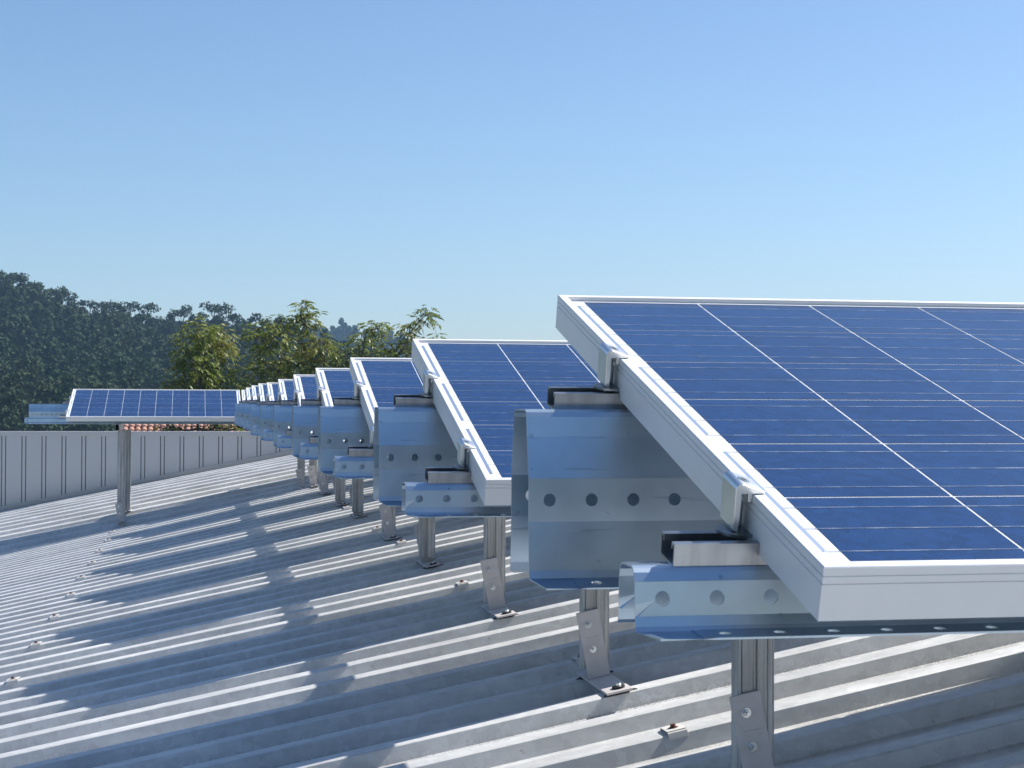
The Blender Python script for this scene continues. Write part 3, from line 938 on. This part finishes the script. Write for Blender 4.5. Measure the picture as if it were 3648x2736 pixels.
# broadleaf trees just behind the building
TD = 43.2; TPX = 0.0121
def broadleaf(name_label, clumps, trunk_px, ydepth, dens=1.0, seed=1):
    r_ = np.random.default_rng(seed)
    k = (ydepth+1.2)/TD
    W = lambda px, row: ((px-419)*TPX*k - 0.48, (873-row)*TPX*k + 0.13)
    tx, _ = W(trunk_px, 873)
    e = empty("broadleaf_tree", (tx, ydepth, GZ)); tag(e, name_label, "tree", "broadleaf trees behind the building")
    mb = MB()
    fork = Vector((0, 0, 4.2))
    mb.tube([(0,0,0),(0.08,0.05,2.2),(fork.x, fork.y, fork.z)], 0.22, 0.15, 9)
    Cs, Ns, Us, Ss = [], [], [], []
    nodes = []
    for (px, row, rp) in clumps:
        X, Z = W(px, row)
        nodes.append((Vector((X-tx, r_.uniform(-1.1, 1.1)*(1.0 if rp > 24 else 0.5), Z-GZ)), rp*TPX*k))
    nodes.sort(key=lambda q: (q[0]-fork).length)
    done = [(fork, 0.0, 0)]
    for (c, R) in nodes:
        # grow from the nearest lower, more inward node: limbs branch as they rise
        best = min(done, key=lambda q: (q[0]-c).length + 1.6*max(0.0, q[0].z - c.z + 0.15) + 0.25*q[2])
        p = best[0]; lev = best[2] + 1
        done.append((c, R, lev))
        L = (c-p).length
        bend = Vector((r_.uniform(-.14, .14), r_.uniform(-.14, .14), -0.10))*L
        r0 = max(0.014, 0.075*0.72**lev); r1 = max(0.009, r0*0.62)
        mb.tube([p, p.lerp(c, .33)+bend*0.8, p.lerp(c, .68)+bend*0.7, c], r0, r1, 6)
        nsp = max(7, int(74*(R/0.4)**2*dens))
        for t in range(nsp):
            d = Vector(r_.normal(size=3)).normalized()
            rr = R*1.12*r_.uniform(0.35, 1.0)**0.6
            sp = c + Vector((d.x*rr, d.y*rr, d.z*rr*0.78))
            if t % 5 == 0: mb.tube([c.lerp(sp, .05), c.lerp(sp, .55)+Vector((0, 0, .03)), sp], 0.009, 0.004, 4)
            # one compound leaf: an arching stalk with leaflets along both sides
            ax = Vector((d.x+r_.uniform(-.5, .5), d.y+r_.uniform(-.5, .5), d.z*0.4-0.25)).normalized()
            side = ax.cross(Vector((0, 0, 1))).normalized()
            up = side.cross(ax).normalized()
            ln = r_.uniform(.14, .26); m_ = int(r_.integers(5, 8))
            for q in range(m_):
                f = (q+0.6)/m_; sg = 1 if q % 2 else -1
                b = sp + ax*ln*f + Vector((0, 0, -0.10*ln*f*f*2))
                ld = (ax*0.6 + side*sg*(0.85 if q < m_-1 else 0.1) + Vector((0, 0, -0.42))).normalized()
                sz = r_.uniform(.044, .074)
                Cs.append(b+ld*sz*0.9); Us.append(ld); Ns.append(up + side*sg*0.25 + Vector(r_.normal(size=3))*0.30); Ss.append(sz)
    mb.build("trunk", M_bark, e)
    C = np.array(Cs); U = np.array(Us); Nn = np.array(Ns); S = np.array(Ss)
    link("crown", cards_mesh("crown", C, S, Nn, U, M_leaf, 0.36), e)
    return len(C)
low = lambda a, b, st, row, r: [(x, row, r) for x in range(a, b, st)]
nl = broadleaf("left broadleaf tree behind the parapet with a rounded leafy crown",
    [(433,712,26),(415,735,28),(452,722,26),(478,722,24),(405,765,28),(440,765,34),(476,756,26),(425,800,36),(465,795,36),(393,800,22),(365,826,14),(385,832,22),(430,838,36),(470,836,36),(455,740,26)]
    + [(352,924,12),(370,924,14),(384,926,9),(428,925,9),(466,922,14),(492,922,15),(516,925,14),(372,900,18),(470,895,22),(500,880,26)], 448, 41.5, 1.0, 3)
nl += broadleaf("tallest broadleaf tree behind the parapet with several upright leafy heads",
    [(552,712,22),(575,702,22),(600,694,24),(560,738,28),(590,735,28),(650,668,20),(668,684,20),(640,690,22),(655,706,24),(610,762,30),(645,740,30),(680,738,24),(700,742,24),(560,775,32),(600,800,36),(520,812,26),(540,845,32),(640,790,36),(690,775,32),(725,770,26),(700,810,36),(580,840,36),(640,838,36),(700,845,36),(655,655,10)]
    + low(520,740,42,888,34), 625, 43.0, 1.0, 5)
nl += broadleaf("right broadleaf tree with open straggling branches reaching up against the sky",
    [(772,742,25),(790,712,25),(808,704,19),(784,728,22),(775,775,30),(800,770,28),(752,790,26),(843,742,21),(858,752,20),(848,765,22),(878,700,16),(894,692,16),(908,680,17),(921,666,16),(932,676,12),(905,735,17),(890,745,19),(918,742,13),(868,722,15),(944,722,11),(930,729,10),(880,720,14),(770,815,30),(820,815,30),(870,815,28),(910,815,24),(760,850,32),(820,850,32),(880,850,32)]
    + low(750,920,42,890,30), 830, 42.2, 0.9, 9)
print("leaves", nl, "forest cards", NF)

# tiled house roof glimpsed between the far panel and the parapet
def house():
    e = empty("tiled_house", (3.2, 64.0, GZ)); tag(e, "low house with an orange clay tile roof glimpsed between far panel and parapet", "house")
    mt, nt, bs = new_mat("clay_tile")
    v = coords(nt); n1 = noise(nt, v, 4.0, 3); n2 = noise(nt, v, 25, 3)
    c = mixc(nt, n1, (0.33, 0.15, 0.105), (0.42, 0.25, 0.19)); c = mixc(nt, 0.6, c, ramp(nt, n2, [(0.35, 0.55), (0.6, 1.0)]), 'MULTIPLY')
    nt.links.new(c, bs.inputs["Base Color"]); bs.inputs["Roughness"].default_value = 0.85
    half, ze, zr, dep = 6.6, 5.4, 7.35, 4.6
    mb = MB()
    p = 0.235; nrow = 13
    for sgn in (-1, 1):
        for i in range(int(2*half/p)):
            x = -half + i*p
            for r in range(nrow):
                t0, t1 = r/nrow, (r+1.12)/nrow
                y0, z0 = sgn*dep*(1-t0), ze+(zr-ze)*t0; y1, z1 = sgn*dep*(1-min(t1,1)), ze+(zr-ze)*min(t1,1)
                n = 6; vs = []
                for (yy, zz, rr, up) in ((y0, z0, 0.105, 0.035), (y1, z1, 0.085, 0.0)):
                    for k in range(n+1):
                        a = math.pi*k/n
                        vs.append((x+p/2-rr*math.cos(a), yy, zz+up+rr*0.85*math.sin(a)))
                mb.add(vs, [(k, k+1, n+1+k+1, n+1+k) for k in range(n)] + [tuple(range(n, -1, -1))], 0, False)
        mb.quad((-half,sgn*dep,ze),(half,sgn*dep,ze),(half,0,zr),(-half,0,zr))
    mb.build("roof", mt, e, recalc=False)
    mb = MB()
    mb.box((-half+0.4, -dep+0.5, 0), (half-0.4, dep-0.5, ze-0.02))
    for sx in (-half+0.4, half-0.4):
        mb.add([(sx,-dep+0.5,ze-0.02),(sx,dep-0.5,ze-0.02),(sx,0,zr-0.1)], [(0,1,2)])
    mb.build("wall", M_plaster, e)
    for sx in (-4.0, -1.2, 1.8, 4.4):
        mb = MB(); mb.box((sx-0.5, -dep+0.44, 1.6), (sx+0.5, -dep+0.49, 3.0)); mb.build("window", flat("window_pane", (0.05, 0.06, 0.07), 0.15, 0, 3, 0.1), e)
house()

# thin cable sagging behind the parapet
mb = MB()
pts = []
for i in range(31):
    t = i/30; pts.append((-9 + 16*t, 36.0, -1.10 + 0.55*t - 0.35*4*t*(1-t)*0.5))
mb.tube(pts, 0.014, 0.014, 5)
o = mb.build("overhead_cable", M_rubber); tag(o, "thin dark cable rising to the right behind the grey parapet", "cable")

# ------------------------------------------------------------------ the hazy air
def haze():
    mb = MB(); mb.box((-1200, -60, -16), (1400, 1180, 80))
    m = bpy.data.materials.new("haze_air"); m.use_nodes = True
    nt = m.node_tree; nt.nodes.remove(nt.nodes["Principled BSDF"])
    v = N(nt, "ShaderNodeVolumePrincipled")
    v.inputs["Color"].default_value = (0.42, 0.69, 1.0, 1)
    v.inputs["Density"].default_value = 0.00028
    v.inputs["Anisotropy"].default_value = 0.0
    nt.links.new(v.outputs[0], nt.nodes["Material Output"].inputs["Volume"])
    o = mb.build("haze", m); tag(o, kind="stuff", label="thin blue haze in the air over the whole scene")
haze()
